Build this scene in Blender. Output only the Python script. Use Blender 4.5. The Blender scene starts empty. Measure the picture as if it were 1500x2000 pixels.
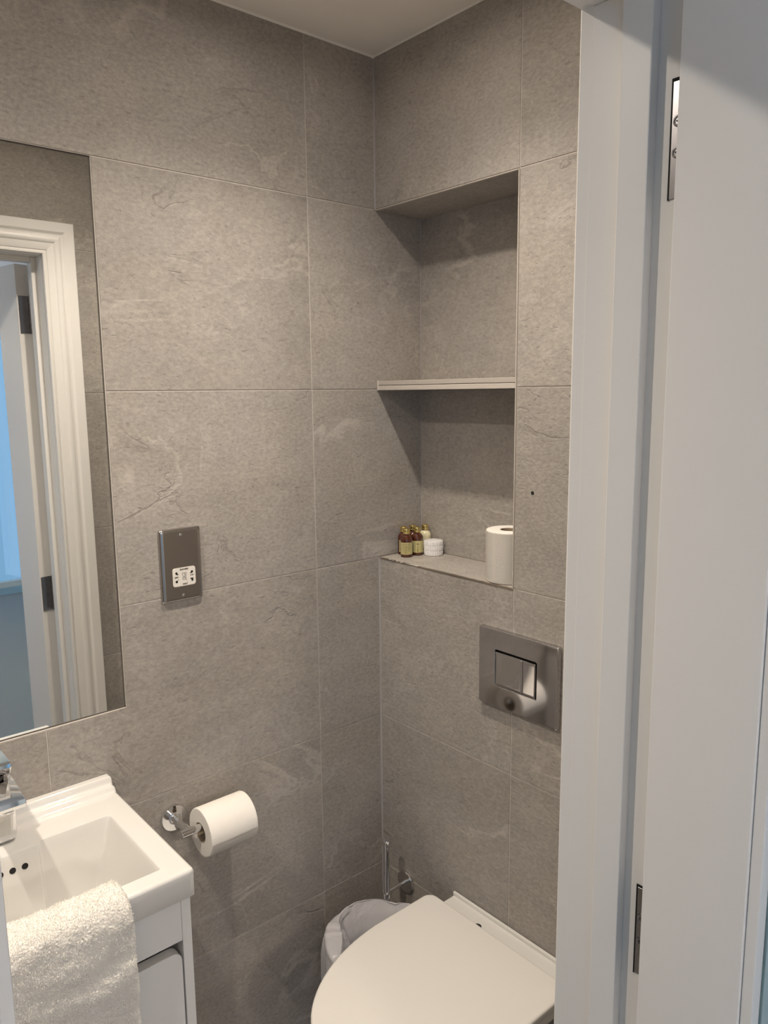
import bpy, bmesh, math, random
import numpy as np
from mathutils import Vector, Matrix
random.seed(7); rng = np.random.default_rng(7)
S = bpy.context.scene
COL = S.collection
PI = math.pi

# ------------------------------------------------------------------ camera, world, light, exposure
f_px, pitch, roll, yaw = 1491.5, 0.155316, -0.010772, 0.861410
FW = Vector((-math.sin(yaw)*math.cos(pitch), math.cos(yaw)*math.cos(pitch), -math.sin(pitch)))
RT = Vector((math.cos(yaw), math.sin(yaw), 0)); UP = RT.cross(FW)
R2 = math.cos(roll)*RT + math.sin(roll)*UP; U2 = math.cos(roll)*UP - math.sin(roll)*RT
cd = bpy.data.cameras.new('camera'); cam = bpy.data.objects.new('camera', cd); COL.objects.link(cam)
cd.sensor_fit = 'VERTICAL'; cd.sensor_height = 36; cd.lens = 36*f_px/2000; cd.clip_start = 0.01
M = Matrix((R2, U2, -FW)).transposed().to_4x4(); M.translation = Vector((1.3801, -1.1682, 1.5926))
cam.matrix_world = M
S.camera = cam
w = bpy.data.worlds.new('world'); S.world = w; w.use_nodes = True
w.node_tree.nodes['Background'].inputs[0].default_value = (0.38, 0.60, 1.0, 1)
w.node_tree.nodes['Background'].inputs[1].default_value = 1.0
S.view_settings.view_transform = 'Standard'; S.view_settings.look = 'None'
S.view_settings.gamma = 1; S.view_settings.use_curve_mapping = False
S.view_settings.exposure = 0.0
LIGHT1, LIGHT2, DAY_FILL, GLOBE_FILL = 39.0, 49.0, 9.0, 78.0
WARM = (1.0, 0.88, 0.74)

def link(o, parent=None):
    COL.objects.link(o)
    if parent is not None: o.parent = parent
    return o
# area lamp added for cool fill, set at an added unseen window
ld = bpy.data.lights.new('day_fill', 'AREA'); ld.shape = 'RECTANGLE'; ld.size = 1.5; ld.size_y = 1.9
ld.energy = DAY_FILL; ld.color = (0.50, 0.70, 1.0)
lo = link(bpy.data.objects.new('day_fill', ld)); lo.location = (4.0, -2.93, 1.08); lo.rotation_euler = (-PI/2+PI, 0, 0)

# ------------------------------------------------------------------ helpers
def tag(o, label=None, cat=None, group=None, kind=None):
    if label: o['label'] = label
    if cat: o['category'] = cat
    if group: o['group'] = group
    if kind: o['kind'] = kind
    return o
def empty(name, loc=(0, 0, 0), label=None, cat=None, group=None, kind=None):
    o = bpy.data.objects.new(name, None); o.empty_display_size = .02
    link(o); o.location = loc
    return tag(o, label, cat, group, kind)
def obj(name, bm, mat, parent=None, smooth=True, loc=None, ang=0.6):
    """bmesh -> linked object. Children are built in WORLD coordinates and re-based on the parent."""
    bmesh.ops.recalc_face_normals(bm, faces=bm.faces[:])
    me = bpy.data.meshes.new(name); bm.to_mesh(me); bm.free()
    return objme(name, me, mat, parent, smooth, loc, ang)
def objme(name, me, mat, parent=None, smooth=True, loc=None, ang=0.6):
    o = bpy.data.objects.new(name, me)
    for m in (mat if isinstance(mat, (list, tuple)) else [mat]): me.materials.append(m)
    base = Vector((0, 0, 0))
    if parent is not None:
        p = parent
        while p is not None: base = base + p.location; p = p.parent
    if loc is None: loc = base
    loc = Vector(loc)
    me.transform(Matrix.Translation(-loc))
    if smooth:
        me.shade_smooth()
        if ang is not None: me.set_sharp_from_angle(angle=ang)
    link(o, parent); o.location = loc - base
    if smooth and ang is not None and len(me.polygons) < 3000:
        wn = o.modifiers.new('weighted_normals', 'WEIGHTED_NORMAL'); wn.keep_sharp = True; wn.weight = 60
    return o
def box(bm, x0, x1, y0, y1, z0, z1, bev=0, seg=2, mi=0):
    r = bmesh.ops.create_cube(bm, size=1)
    vs = r['verts']
    for v in vs: v.co = Vector((x0+(v.co.x+.5)*(x1-x0), y0+(v.co.y+.5)*(y1-y0), z0+(v.co.z+.5)*(z1-z0)))
    fs = set(f for v in vs for f in v.link_faces)
    for f in fs: f.material_index = mi
    if bev:
        es = list(set(e for v in vs for e in v.link_edges))
        bmesh.ops.bevel(bm, geom=es, offset=bev, segments=seg, profile=.5, affect='EDGES', clamp_overlap=True)
def prism(bm, pts, axis_fn, a, b, bev=0, seg=2):
    """pts: 2-D polygon; axis_fn(u,v,w)->xyz; extruded from w=a to w=b"""
    va = [bm.verts.new(axis_fn(u, v, a)) for u, v in pts]
    vb = [bm.verts.new(axis_fn(u, v, b)) for u, v in pts]
    n = len(pts); fs = [bm.faces.new(va), bm.faces.new(vb[::-1])]
    for i in range(n): bm.faces.new((va[i], vb[i], vb[(i+1) % n], va[(i+1) % n]))
    if bev:
        es = [e for e in fs[1].edges]
        bmesh.ops.bevel(bm, geom=es, offset=bev, segments=seg, profile=.5, affect='EDGES')
def frame_of(axis):
    axis = Vector(axis).normalized()
    t = Vector((0, 0, 1)) if abs(axis.z) < .9 else Vector((1, 0, 0))
    u = axis.cross(t).normalized(); v = axis.cross(u)
    return u, v, axis
def lathe(bm, prof, origin, axis=(0, 0, 1), seg=40, closed=False, uv=None):
    """prof: list of (radius, height) along axis"""
    o = Vector(origin); u, v, a = frame_of(axis)
    rings = []
    for r, h in prof:
        if r < 1e-6: rings.append([bm.verts.new(o+a*h)])
        else: rings.append([bm.verts.new(o+a*h+u*(r*math.cos(2*PI*i/seg))+v*(r*math.sin(2*PI*i/seg))) for i in range(seg)])
    prs = list(zip(rings, rings[1:]))
    if closed: prs.append((rings[-1], rings[0]))
    for A, B in prs:
        for i in range(seg):
            j = (i+1) % seg
            if len(A) == 1 and len(B) == 1: continue
            if len(A) == 1: bm.faces.new((A[0], B[i], B[j]))
            elif len(B) == 1: bm.faces.new((A[i], B[0], A[j]))
            else: bm.faces.new((A[i], B[i], B[j], A[j]))
def cyl(bm, p0, p1, r, seg=24, bev=.001):
    p0 = Vector(p0); p1 = Vector(p1); L = (p1-p0).length
    b = min(bev, r*.5, L*.4)
    lathe(bm, [(0, 0), (r-b, 0), (r-b*.3, b*.3), (r, b), (r, L-b), (r-b*.3, L-b*.3), (r-b, L), (0, L)], p0, p1-p0, seg)
def rrect(cx, cy, w_, h_, r, n=6):
    pts = []
    for sx, sy, a0 in ((1, 1, 0), (-1, 1, PI/2), (-1, -1, PI), (1, -1, 3*PI/2)):
        for i in range(n+1):
            a = a0+PI/2*i/n
            pts.append((cx+sx*(w_/2-r)+r*math.cos(a), cy+sy*(h_/2-r)+r*math.sin(a)))
    return pts

# ------------------------------------------------------------------ materials
def newmat(name):
    m = bpy.data.materials.new(name); m.use_nodes = True
    nt = m.node_tree; b = nt.nodes['Principled BSDF']
    return m, nt, b
def N(nt, typ, **kw):
    n = nt.nodes.new(typ)
    for k, v in kw.items():
        if k in n.inputs: n.inputs[k].default_value = v
        else: setattr(n, k, v)
    return n
def plain(name, col, rough=.5, metal=0, spec=.5, bump=0, bscale=200, coat=0, var=0):
    m, nt, b = newmat(name)
    b.inputs['Base Color'].default_value = (*col, 1); b.inputs['Roughness'].default_value = rough
    b.inputs['Metallic'].default_value = metal; b.inputs['Specular IOR Level'].default_value = spec
    b.inputs['Coat Weight'].default_value = coat
    tc = N(nt, 'ShaderNodeTexCoord')
    if var:
        n = N(nt, 'ShaderNodeTexNoise', Scale=6.0, Detail=4.0); nt.links.new(tc.outputs['Object'], n.inputs['Vector'])
        mx = N(nt, 'ShaderNodeMix', data_type='RGBA'); mx.inputs[6].default_value = (*[c*(1-var) for c in col], 1); mx.inputs[7].default_value = (*[min(1, c*(1+var)) for c in col], 1)
        nt.links.new(n.outputs['Fac'], mx.inputs[0]); nt.links.new(mx.outputs[2], b.inputs['Base Color'])
    if bump:
        n = N(nt, 'ShaderNodeTexNoise', Scale=float(bscale), Detail=3.0); nt.links.new(tc.outputs['Object'], n.inputs['Vector'])
        bp = N(nt, 'ShaderNodeBump', Strength=1.0, Distance=bump); nt.links.new(n.outputs['Fac'], bp.inputs['Height'])
        nt.links.new(bp.outputs['Normal'], b.inputs['Normal'])
    return m
def tile_material(name, base, bumpk=1.0):
    m, nt, b = newmat(name); L = nt.links.new
    tc = N(nt, 'ShaderNodeTexCoord'); oi = N(nt, 'ShaderNodeObjectInfo')
    off = N(nt, 'ShaderNodeVectorMath', operation='SCALE'); off.inputs['Scale'].default_value = 1.0
    cmb = N(nt, 'ShaderNodeCombineXYZ')
    for k, s in enumerate((37.1, 91.7, 13.3)):
        mu = N(nt, 'ShaderNodeMath', operation='MULTIPLY'); mu.inputs[1].default_value = s
        L(oi.outputs['Random'], mu.inputs[0]); L(mu.outputs[0], cmb.inputs[k])
    add = N(nt, 'ShaderNodeVectorMath', operation='ADD'); L(tc.outputs['Object'], add.inputs[0]); L(cmb.outputs[0], add.inputs[1])
    def noise(scale, detail=4, rough=.5, dist=0, sx=1, sy=1, w=0):
        mp = N(nt, 'ShaderNodeMapping'); mp.inputs['Scale'].default_value = (sx, sy, 1); mp.inputs['Location'].default_value = (w, w*.7, w*.3)
        L(add.outputs[0], mp.inputs['Vector'])
        n = N(nt, 'ShaderNodeTexNoise'); n.inputs['Scale'].default_value = scale; n.inputs['Detail'].default_value = detail
        n.inputs['Roughness'].default_value = rough; n.inputs['Distortion'].default_value = dist
        L(mp.outputs[0], n.inputs['Vector']); return n.outputs['Fac']
    def mth(op, a, b_=None, clamp=False):
        n = N(nt, 'ShaderNodeMath', operation=op); n.use_clamp = clamp
        for i, x in enumerate((a, b_)):
            if x is None: continue
            if isinstance(x, (int, float)): n.inputs[i].default_value = x
            else: L(x, n.inputs[i])
        return n.outputs[0]
    def mrange(x, a, b_, c, d):
        n = N(nt, 'ShaderNodeMapRange'); n.interpolation_type = 'SMOOTHSTEP'
        L(x, n.inputs[0])
        for i, v in enumerate((a, b_, c, d)): n.inputs[i+1].default_value = v
        return n.outputs[0]
    def vein(scale, width, dist, w, mscale, mlo, mhi, sx=1, sy=1):
        n = noise(scale, 5, .55, dist, sx, sy, w)
        r = mrange(mth('ABSOLUTE', mth('SUBTRACT', n, .5)), 0, width, 1, 0)
        return mth('MULTIPLY', r, mrange(noise(mscale, 2, .5, 0, 1, 1, w+5), mlo, mhi, 0, 1))
    broad = noise(3.2, 5, .6, .6, 1, 1.5)
    cloud = noise(11, 6, .65, .8, .8, 1.2, 3)
    speck = noise(150, 3, .6, 0, .75, 1.15, 9)
    grain = noise(420, 2, .6, 0, 1, 1, 2)
    vL = vein(2.6, .022, .8, 20, 4, .46, .68, .8, 1.2)
    vL2 = vein(7, .022, .7, 33, 6, .50, .70)
    vD = vein(3.4, .011, .8, 41, 5, .54, .68)
    vD2 = vein(11, .018, .4, 57, 8, .58, .72, 1.2, .7)
    pit = mrange(noise(90, 2, .5, 0, .6, 1.3, 71), .66, .72, 0, 1)
    v = mth('ADD', mth('MULTIPLY', mth('SUBTRACT', broad, .5), .42), 1.0)
    v = mth('ADD', v, mth('MULTIPLY', mth('SUBTRACT', cloud, .5), .34))
    v = mth('ADD', v, mth('MULTIPLY', mth('SUBTRACT', speck, .5), .74))
    v = mth('ADD', v, mth('MULTIPLY', mth('SUBTRACT', grain, .5), .38))
    v = mth('ADD', v, mth('MULTIPLY', vL, .27)); v = mth('ADD', v, mth('MULTIPLY', vL2, .17))
    v = mth('SUBTRACT', v, mth('MULTIPLY', vD, .19)); v = mth('SUBTRACT', v, mth('MULTIPLY', vD2, .06))
    v = mth('SUBTRACT', v, mth('MULTIPLY', pit, .14))
    jit = mth('ADD', mth('MULTIPLY', mth('SUBTRACT', oi.outputs['Random'], .5), .09), 1.0)
    v = mth('MULTIPLY', v, jit)
    c = N(nt, 'ShaderNodeVectorMath', operation='SCALE'); c.inputs[0].default_value = base
    L(v, c.inputs['Scale'])
    hue = N(nt, 'ShaderNodeMix', data_type='RGBA', blend_type='MULTIPLY')
    tint = N(nt, 'ShaderNodeMix', data_type='RGBA'); tint.inputs[6].default_value = (1.03, 1.0, .95, 1); tint.inputs[7].default_value = (.97, .99, 1.03, 1)
    L(noise(6, 3, .5, 0, 1, 1, 88), tint.inputs[0]); hue.inputs[0].default_value = 1
    L(c.outputs[0], hue.inputs[6]); L(tint.outputs[2], hue.inputs[7])
    L(hue.outputs[2], b.inputs['Base Color'])
    b.inputs['Roughness'].default_value = .55; b.inputs['Specular IOR Level'].default_value = .35
    h = mth('ADD', mth('MULTIPLY', speck, .45), mth('MULTIPLY', cloud, 1.4))
    h = mth('ADD', h, mth('MULTIPLY', broad, 2.0))
    h = mth('SUBTRACT', h, mth('MULTIPLY', vD, .5)); h = mth('ADD', h, mth('MULTIPLY', vL, .35))
    h = mth('SUBTRACT', h, mth('MULTIPLY', pit, .3)); h = mth('SUBTRACT', h, mth('MULTIPLY', vD2, .3))
    bp = N(nt, 'ShaderNodeBump', Strength=1.0, Distance=.0011*bumpk); L(h, bp.inputs['Height']); L(bp.outputs['Normal'], b.inputs['Normal'])
    return m
TILE_C = (.352, .328, .302)
m_tile = tile_material('slate_tile', TILE_C)
m_grout = plain('grout', (.60, .56, .52), .85, bump=.0004, bscale=900)
m_seal = plain('silicone_sealant', (.36, .345, .355), .45)
m_groutdirty = plain('chipped_grout', (.17, .14, .11), .9, bump=.001, bscale=500, var=.5)
m_trim = plain('tile_edge_trim', (.50, .46, .42), .4)
m_ceil = plain('ceiling_paint', (.88, .845, .80), .8, bump=.0004, bscale=300)
m_caulk = plain('caulk', (.85, .82, .78), .5)
m_white = plain('satin_white_paint', (.80, .785, .765), .38, bump=.00007, bscale=260)
m_whitedoor = plain('satin_white_door_paint', (.79, .77, .75), .42)
m_cer = plain('glazed_ceramic', (.755, .745, .72), .09, spec=.55, coat=.4)
m_seat = plain('toilet_plastic', (.82, .80, .765), .2, spec=.5)
m_cab = plain('cabinet_lacquer', (.80, .79, .78), .32)
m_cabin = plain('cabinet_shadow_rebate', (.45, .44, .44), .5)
m_chrome = plain('chrome', (.80, .80, .81), .05, metal=1)
m_chromed = plain('flush_plate_chrome', (.56, .55, .56), .06, metal=1)
m_sock = plain('brushed_chrome_plate', (.52, .50, .49), .16, metal=1)
m_steel = plain('satin_steel', (.36, .36, .38), .26, metal=1)
m_black = plain('black_hole', (.008, .008, .008), .8)
m_plast = plain('white_plastic', (.80, .77, .72), .35)
m_ink = plain('print_ink', (.10, .085, .06), .6)
m_paper = plain('toilet_paper', (.90, .87, .82), .9, spec=.1, bump=.0005, bscale=260)
m_core = plain('cardboard_core', (.36, .29, .21), .9)
m_towel = plain('terry_cotton', (.86, .835, .79), .95, spec=.08)
m_label = plain('bottle_label', (.95, .87, .46), .5, var=.06)
m_inkl = plain('label_print', (.22, .19, .07), .6)
m_cap = plain('gold_cap', (.75, .60, .24), .28, metal=1)
m_cream = plain('cream_lotion_bottle', (.80, .74, .50), .2)
m_soap = plain('pleated_soap_paper', (.82, .81, .82), .7)
m_floorb = plain('bedroom_carpet', (.30, .30, .31), .95, bump=.002, bscale=120)
m_bed = plain('bedroom_blue_paint', (.42, .60, .74), .8)
m_bin = plain('bin_shell', (.62, .62, .63), .3, metal=1)
m_body = plain('tile_body', (.20, .17, .145), .9)
m_mirror, nt, b = newmat('mirror_silver'); b.inputs['Metallic'].default_value = 1; b.inputs['Roughness'].default_value = 0.0; b.inputs['Base Color'].default_value = (.84, .85, .84, 1)
m_amber, nt, b = newmat('amber_glass'); b.inputs['Base Color'].default_value = (.075, .018, .008, 1); b.inputs['Roughness'].default_value = .06; b.inputs['Coat Weight'].default_value = .6
m_glass, nt, b = newmat('door_glass')
tr = N(nt, 'ShaderNodeBsdfTransparent'); tr.inputs[0].default_value = (.90, .96, .95, 1); gl = N(nt, 'ShaderNodeBsdfGlossy'); gl.inputs['Roughness'].default_value = .0
fr = N(nt, 'ShaderNodeFresnel', IOR=1.5); mx = N(nt, 'ShaderNodeMixShader'); ge = N(nt, 'ShaderNodeNewGeometry')
iv = N(nt, 'ShaderNodeMath', operation='SUBTRACT'); iv.inputs[0].default_value = 1; nt.links.new(ge.outputs['Backfacing'], iv.inputs[1])
mu = N(nt, 'ShaderNodeMath', operation='MULTIPLY'); nt.links.new(fr.outputs[0], mu.inputs[0]); nt.links.new(iv.outputs[0], mu.inputs[1])
nt.links.new(mu.outputs[0], mx.inputs[0]); nt.links.new(tr.outputs[0], mx.inputs[1]); nt.links.new(gl.outputs[0], mx.inputs[2])
nt.links.new(mx.outputs[0], nt.nodes['Material Output'].inputs[0])
m_liner, nt, b = newmat('translucent_bin_liner')
b.inputs['Base Color'].default_value = (.93, .92, .96, 1); b.inputs['Roughness'].default_value = .24; b.inputs['Specular IOR Level'].default_value = .6
tcl = N(nt, 'ShaderNodeTexCoord'); nl = N(nt, 'ShaderNodeTexNoise', Scale=34.0, Detail=3.0, Distortion=1.2); nt.links.new(tcl.outputs['Object'], nl.inputs['Vector'])
bl = N(nt, 'ShaderNodeBump', Strength=1.0, Distance=.0028); nt.links.new(nl.outputs['Fac'], bl.inputs['Height']); nt.links.new(bl.outputs['Normal'], b.inputs['Normal'])
ts = N(nt, 'ShaderNodeBsdfTranslucent'); ts.inputs[0].default_value = (.84, .85, .92, 1)
tr = N(nt, 'ShaderNodeBsdfTransparent'); m1 = N(nt, 'ShaderNodeMixShader'); m1.inputs[0].default_value = .30; m2 = N(nt, 'ShaderNodeMixShader'); m2.inputs[0].default_value = .22
nt.links.new(b.outputs[0], m1.inputs[1]); nt.links.new(ts.outputs[0], m1.inputs[2]); nt.links.new(m1.outputs[0], m2.inputs[1]); nt.links.new(tr.outputs[0], m2.inputs[2])
nt.links.new(m2.outputs[0], nt.nodes['Material Output'].inputs[0])
m_lens, nt, b = newmat('lamp_lens'); b.inputs['Emission Color'].default_value = (*WARM, 1); b.inputs['Emission Strength'].default_value = 275

# ------------------------------------------------------------------ room shell
W, LEN, H = .885, -2.0, 2.32
NX, ND, NZ0, NZ1 = .4135, .141, 1.2, 1.998     # niche
MY0, MY1, MZ0, MZ1 = -1.24, -.6402, 1.0005, 2.0 # mirror recess
GR = .0014                                     # joint depth
def struct(name, bm, mat, label, cat, smooth=False):
    return tag(obj(name, bm, mat, None, smooth), label, cat, kind='structure')
# left wall with the mirror's recess
bm = bmesh.new()
box(bm, -.10, -GR, MY1, .20, 0, H); box(bm, -.10, -GR, LEN, MY0, 0, H)
box(bm, -.10, -GR, MY0, MY1, 0, MZ0); box(bm, -.10, -GR, MY0, MY1, MZ1, H); box(bm, -.10, -.0075, MY0, MY1, MZ0, MZ1)
wl = struct('wall_left', bm, m_grout, 'long wall on the left clad in large taupe slate tiles, holding mirror and shaver socket', 'wall')
bm = bmesh.new()
box(bm, 0, W, GR, .20, 0, NZ0-GR); box(bm, 0, W, GR, .20, NZ1+GR, H); box(bm, NX+GR, W, GR, .20, NZ0-GR, NZ1+GR); box(bm, 0, NX+GR, ND+GR, .20, NZ0-GR, NZ1+GR)
wb = struct('wall_back', bm, m_grout, 'tiled wall behind the toilet with a recessed niche and flush plate', 'wall')
DY0, DY1, DZ = -1.094, -.456, 1.976            # clear door opening between linings
bm = bmesh.new()
box(bm, W+GR, .985, DY1+.012, .20, 0, 2.42); box(bm, W+GR, .985, LEN-.1, DY0-.012, 0, 2.42); box(bm, W+GR, .985, DY0-.012, DY1+.012, DZ+.012, 2.42)
wr = struct('wall_right', bm, m_grout, 'tiled wall pierced by the doorway, seen in the mirror', 'wall')
bm = bmesh.new(); box(bm, -.1, W+GR, LEN-.1, LEN-GR, 0, H)
wf = struct('wall_front', bm, m_grout, 'tiled end wall of the bathroom outside the view', 'wall')
bm = bmesh.new(); box(bm, 0, W, LEN, 0, -.05, -GR)
fl = struct('floor', bm, m_grout, 'taupe slate tiled bathroom floor below the toilet and vanity', 'floor')
LP = [(.437, -.41), (.437, -1.28)]
bm = bmesh.new(); box(bm, -.10, W+GR, LEN-.1, .20, H, H+.1)
ce = struct('ceiling', bm, m_ceil, 'plain cream painted bathroom ceiling above the tiled corner', 'ceiling')

AX = {'left': (lambda u, v: (0, u, v), (1, 0, 0), (0, 1, 0)),
      'back': (lambda u, v: (u, 0, v), (0, -1, 0), (1, 0, 0)),
      'right': (lambda u, v: (W, -u, v), (-1, 0, 0), (0, -1, 0)),
      'front': (lambda u, v: (-u, LEN, v), (0, 1, 0), (-1, 0, 0)),
      'floor': (lambda u, v: (u, v, 0), (0, 0, 1), (1, 0, 0)),
      'nback': (lambda u, v: (u, ND, v), (0, -1, 0), (1, 0, 0)),
      'nledge': (lambda u, v: (u, v, NZ0), (0, 0, 1), (1, 0, 0)),
      'nsoff': (lambda u, v: (u, -v, NZ1), (0, 0, -1), (1, 0, 0)),
      'nside': (lambda u, v: (NX, -u, v), (-1, 0, 0), (0, -1, 0))}
def tile(parent, ax, poly, th=GR, name='tile', mat=None, jit=.00025, lift=0):
    fn, n, u = AX[ax]; n = Vector(n); u = Vector(u); v = n.cross(u)
    us = [p[0] for p in poly]; vs = [p[1] for p in poly]; u0, v0 = min(us), min(vs)
    j = random.uniform(-jit, jit)*.5+lift
    bm = bmesh.new()
    prism(bm, [(a-u0, b_-v0) for a, b_ in poly], lambda a, b_, c: (a, b_, c), -th-abs(j)-.0002 if th > .002 else -th, j, .0007, 1)
    bmesh.ops.recalc_face_normals(bm, faces=bm.faces[:])
    me = bpy.data.meshes.new(name); bm.to_mesh(me); bm.free(); me.materials.append(mat or m_tile)
    o = bpy.data.objects.new(name, me); link(o, parent)
    Mx = Matrix((u, v, n)).transposed().to_4x4(); Mx.translation = Vector(fn(u0, v0)); o.matrix_local = Mx
    return o
def rect(u0, u1, v0, v1): return [(u0, v0), (u1, v0), (u1, v1), (u0, v1)]
g = .001
rows = [(0, .4), (.4, .8), (.8, 1.2), (1.2, 1.6), (1.6, 2.0), (2.0, 2.318)]
YC = [-.186, -.788, -1.390]
for k, (a, c) in enumerate(rows):
    v0, v1 = a+g, c-g
    # left wall
    tile(wl, 'left', rect(YC[0]+g, (ND if k in (3, 4) else 0)-.001, v0, v1))
    if k in (3, 4): tile(wl, 'left', rect(MY1+g, YC[0]-g, v0, v1))
    elif k == 2: tile(wl, 'left', [(YC[1]+g, v0), (YC[0]-g, v0), (YC[0]-g, v1), (MY1+g, v1), (MY1+g, MZ0-g), (YC[1]+g, MZ0-g)])
    else: tile(wl, 'left', rect(YC[1]+g, YC[0]-g, v0, v1))
    if k in (3, 4): tile(wl, 'left', rect(YC[2]+g, MY0-g, v0, v1))
    elif k == 2: tile(wl, 'left', [(YC[2]+g, v0), (YC[1]-g, v0), (YC[1]-g, MZ0-g), (MY0-g, MZ0-g), (MY0-g, v1), (YC[2]+g, v1)])
    else: tile(wl, 'left', rect(YC[2]+g, YC[1]-g, v0, v1))
    tile(wl, 'left', rect(LEN+g, YC[2]-g, v0, v1))
    # back wall
    if k not in (3, 4): tile(wb, 'back', rect(.001, .4145, v0, v1))
    tile(wb, 'back', rect(.4165, W-.001, v0, v1))
    # door wall (u = -y): door opening u from .456 to 1.094, top DZ ; architrave hides the cut
    ua, ub = -DY1-.012, -DY0+.012
    if k < 4:
        tile(wr, 'right', rect(.001, ua, v0, v1)); tile(wr, 'right', rect(ub, 1.386, v0, v1)); tile(wr, 'right', rect(1.388, 1.998, v0, v1))
    elif k == 4:
        tile(wr, 'right', [(.001, v0), (ua, v0), (ua, DZ+.012), (.785, DZ+.012), (.785, v1), (.001, v1)])
        tile(wr, 'right', [(ub, v0), (1.386, v0), (1.386, v1), (.787, v1), (.787, DZ+.012), (ub, DZ+.012)]); tile(wr, 'right', rect(1.388, 1.998, v0, v1))
    else:
        for p, q in ((.001, .184), (.186, .785), (.787, 1.386), (1.388, 1.998)): tile(wr, 'right', rect(p, q, v0, v1))
    tile(wf, 'front', rect(-W+.001, -.6-g, v0, v1)); tile(wf, 'front', rect(-.6+g, -.001, v0, v1))
for i in range(4):
    for p, q in ((.001, .284), (.286, W-.001)): tile(fl, 'floor', rect(p, q, -.6*(i+1)+g if i < 3 else -1.999, -.6*i-g))
# niche lining
tile(wb, 'nback', rect(.001, NX-.001, NZ0+.0005, 1.597)); tile(wb, 'nback', rect(.001, NX-.001, 1.620, NZ1-.0005))
lt = tile(wb, 'nledge', rect(.001, NX-.001, .005, ND-.001), mat=tile_material('lit_ledge_tile', (.43, .40, .37), .6)); tile(wb, 'nsoff', rect(.001, NX-.001, -ND+.001, -.004))  # ledge is the same slate; its stronger light is painted as lighter colour
tile(wb, 'nside', rect(-ND+.001, -.004, NZ0, 1.597)); tile(wb, 'nside', rect(-ND+.001, -.004, 1.620, NZ1))
# niche edge trims
def part(name, bm, mat, parent, **k): return obj(name, bm, mat, parent, **k)
bm = bmesh.new(); box(bm, .001, NX+.002, -.0012, .004, NZ1-.0005, NZ1+.0018, .0005, 1); part('edge_trim', bm, m_trim, wb)
bm = bmesh.new(); box(bm, NX-.0005, NX+.0022, -.0012, .004, NZ0-.001, NZ1, .0005, 1); part('edge_trim', bm, m_trim, wb)
bm = bmesh.new()
n = 46
for i in range(n):     # ragged dark joint along the front of the ledge
    x0 = .002+(NX-.002)*i/n; x1 = .002+(NX-.002)*(i+1)/n
    t = random.uniform(0, .0018) if i < 18 else random.uniform(0, .0005)
    box(bm, x0, x1+.0002, -.0009+t*.3, .0052, NZ0-.0038+t*.3, NZ0-.0004-t)
o = part('joint_line', bm, m_groutdirty, wb, smooth=False); o['label'] = 'dark ragged grout line along the ledge'
bm = bmesh.new()
for i in range(7):
    x = random.uniform(.03, .12); box(bm, x, x+random.uniform(.004, .012), -.0014, .003, NZ0-.0016, NZ0+.0002, .0004, 1)
o = part('grout_smear', bm, m_trim, wb)
# small drilled hole right of the niche
bm = bmesh.new(); lathe(bm, [(.0036, -.0004), (.0034, .0004), (0, .0004)], (.4595, -.0004, 1.398), (0, -1, 0), 16)
o = part('drilled_hole', bm, m_black, wb); o['label'] = 'small black drill hole in the tile'
# corner sealant, ceiling caulk
bm = bmesh.new()
for z0, z1 in ((0, NZ0-.002), (NZ1+.002, H)):
    prism(bm, [(-.0001, .0001), (.0030, .0001), (.0010, -.0010), (-.0001, -.0030)], lambda u, v, q: (u, v, q), z0, z1)
tag(obj('trim_1', bm, m_seal, None, False), 'pale silicone bead down the corner of the two tiled walls', 'sealant', kind='structure')
bm = bmesh.new()
prism(bm, [(0, H), (0, H-.0035), (.0035, H)], lambda u, v, q: (u, q, v), LEN, 0); prism(bm, [(0, H), (0, H-.003), (-.003, H)], lambda u, v, q: (q, u, v), 0, W)
lathe(bm, [(0, -.006), (.004, -.004), (.005, 0), (0, .002)], (.004, -.004, H-.001), (0, 0, 1), 10)
tag(obj('trim_2', bm, m_caulk, None, False), 'white caulk line where the tiles meet the ceiling', 'sealant', kind='structure')
bm = bmesh.new()
for x, y in ((.0005, ND-.0005), (NX-.0005, ND-.0005)): lathe(bm, [(.0014, NZ0), (.0014, NZ1)], (x, y, 0), (0, 0, 1), 8)
tag(obj('trim_3', bm, m_seal, None, False), 'pale sealant in the rear corners of the niche', 'sealant', kind='structure')

# niche shelf
t = empty('tiled_shelf', (NX/2, ND/2, 1.598), 'thin tile-clad shelf across the middle of the wall niche', 'shelf')
bm = bmesh.new(); box(bm, .002, NX-.001, .002, ND-.001, 1.5985, 1.6175, .0006, 1); part('slab', bm, m_body, t)
bm = bmesh.new(); box(bm, .0035, NX-.001, -.0010, ND-.0015, 1.5975, 1.6080, .0008, 1); part('lower_tile', bm, m_trim, t)
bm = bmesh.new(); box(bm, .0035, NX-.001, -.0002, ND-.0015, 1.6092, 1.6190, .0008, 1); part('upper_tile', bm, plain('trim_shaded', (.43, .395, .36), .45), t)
bm = bmesh.new(); box(bm, .0005, .0045, -.0016, .004, 1.5968, 1.6198, .0008, 1); part('end_trim', bm, m_trim, t)

# ------------------------------------------------------------------ mirror
t = empty('wall_mirror', (-.007, (MY0+MY1)/2, MZ0), 'tall frameless mirror set flush into the tiles above the basin', 'mirror')
bm = bmesh.new(); box(bm, -.0070, -.0048, MY0+.002, MY1-.002, MZ0+.002, MZ1-.002); part('glass', bm, m_mirror, t, smooth=False)
bm = bmesh.new()
for a in ((MY0, MY0+.0022, MZ0, MZ1), (MY1-.0022, MY1, MZ0, MZ1), (MY0, MY1, MZ0, MZ0+.0022), (MY0, MY1, MZ1-.0022, MZ1)): box(bm, -.0074, -.0040, *a)
part('edge_seal', bm, plain('mirror_edge_dark', (.09, .078, .068), .6), t, smooth=False)

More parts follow.
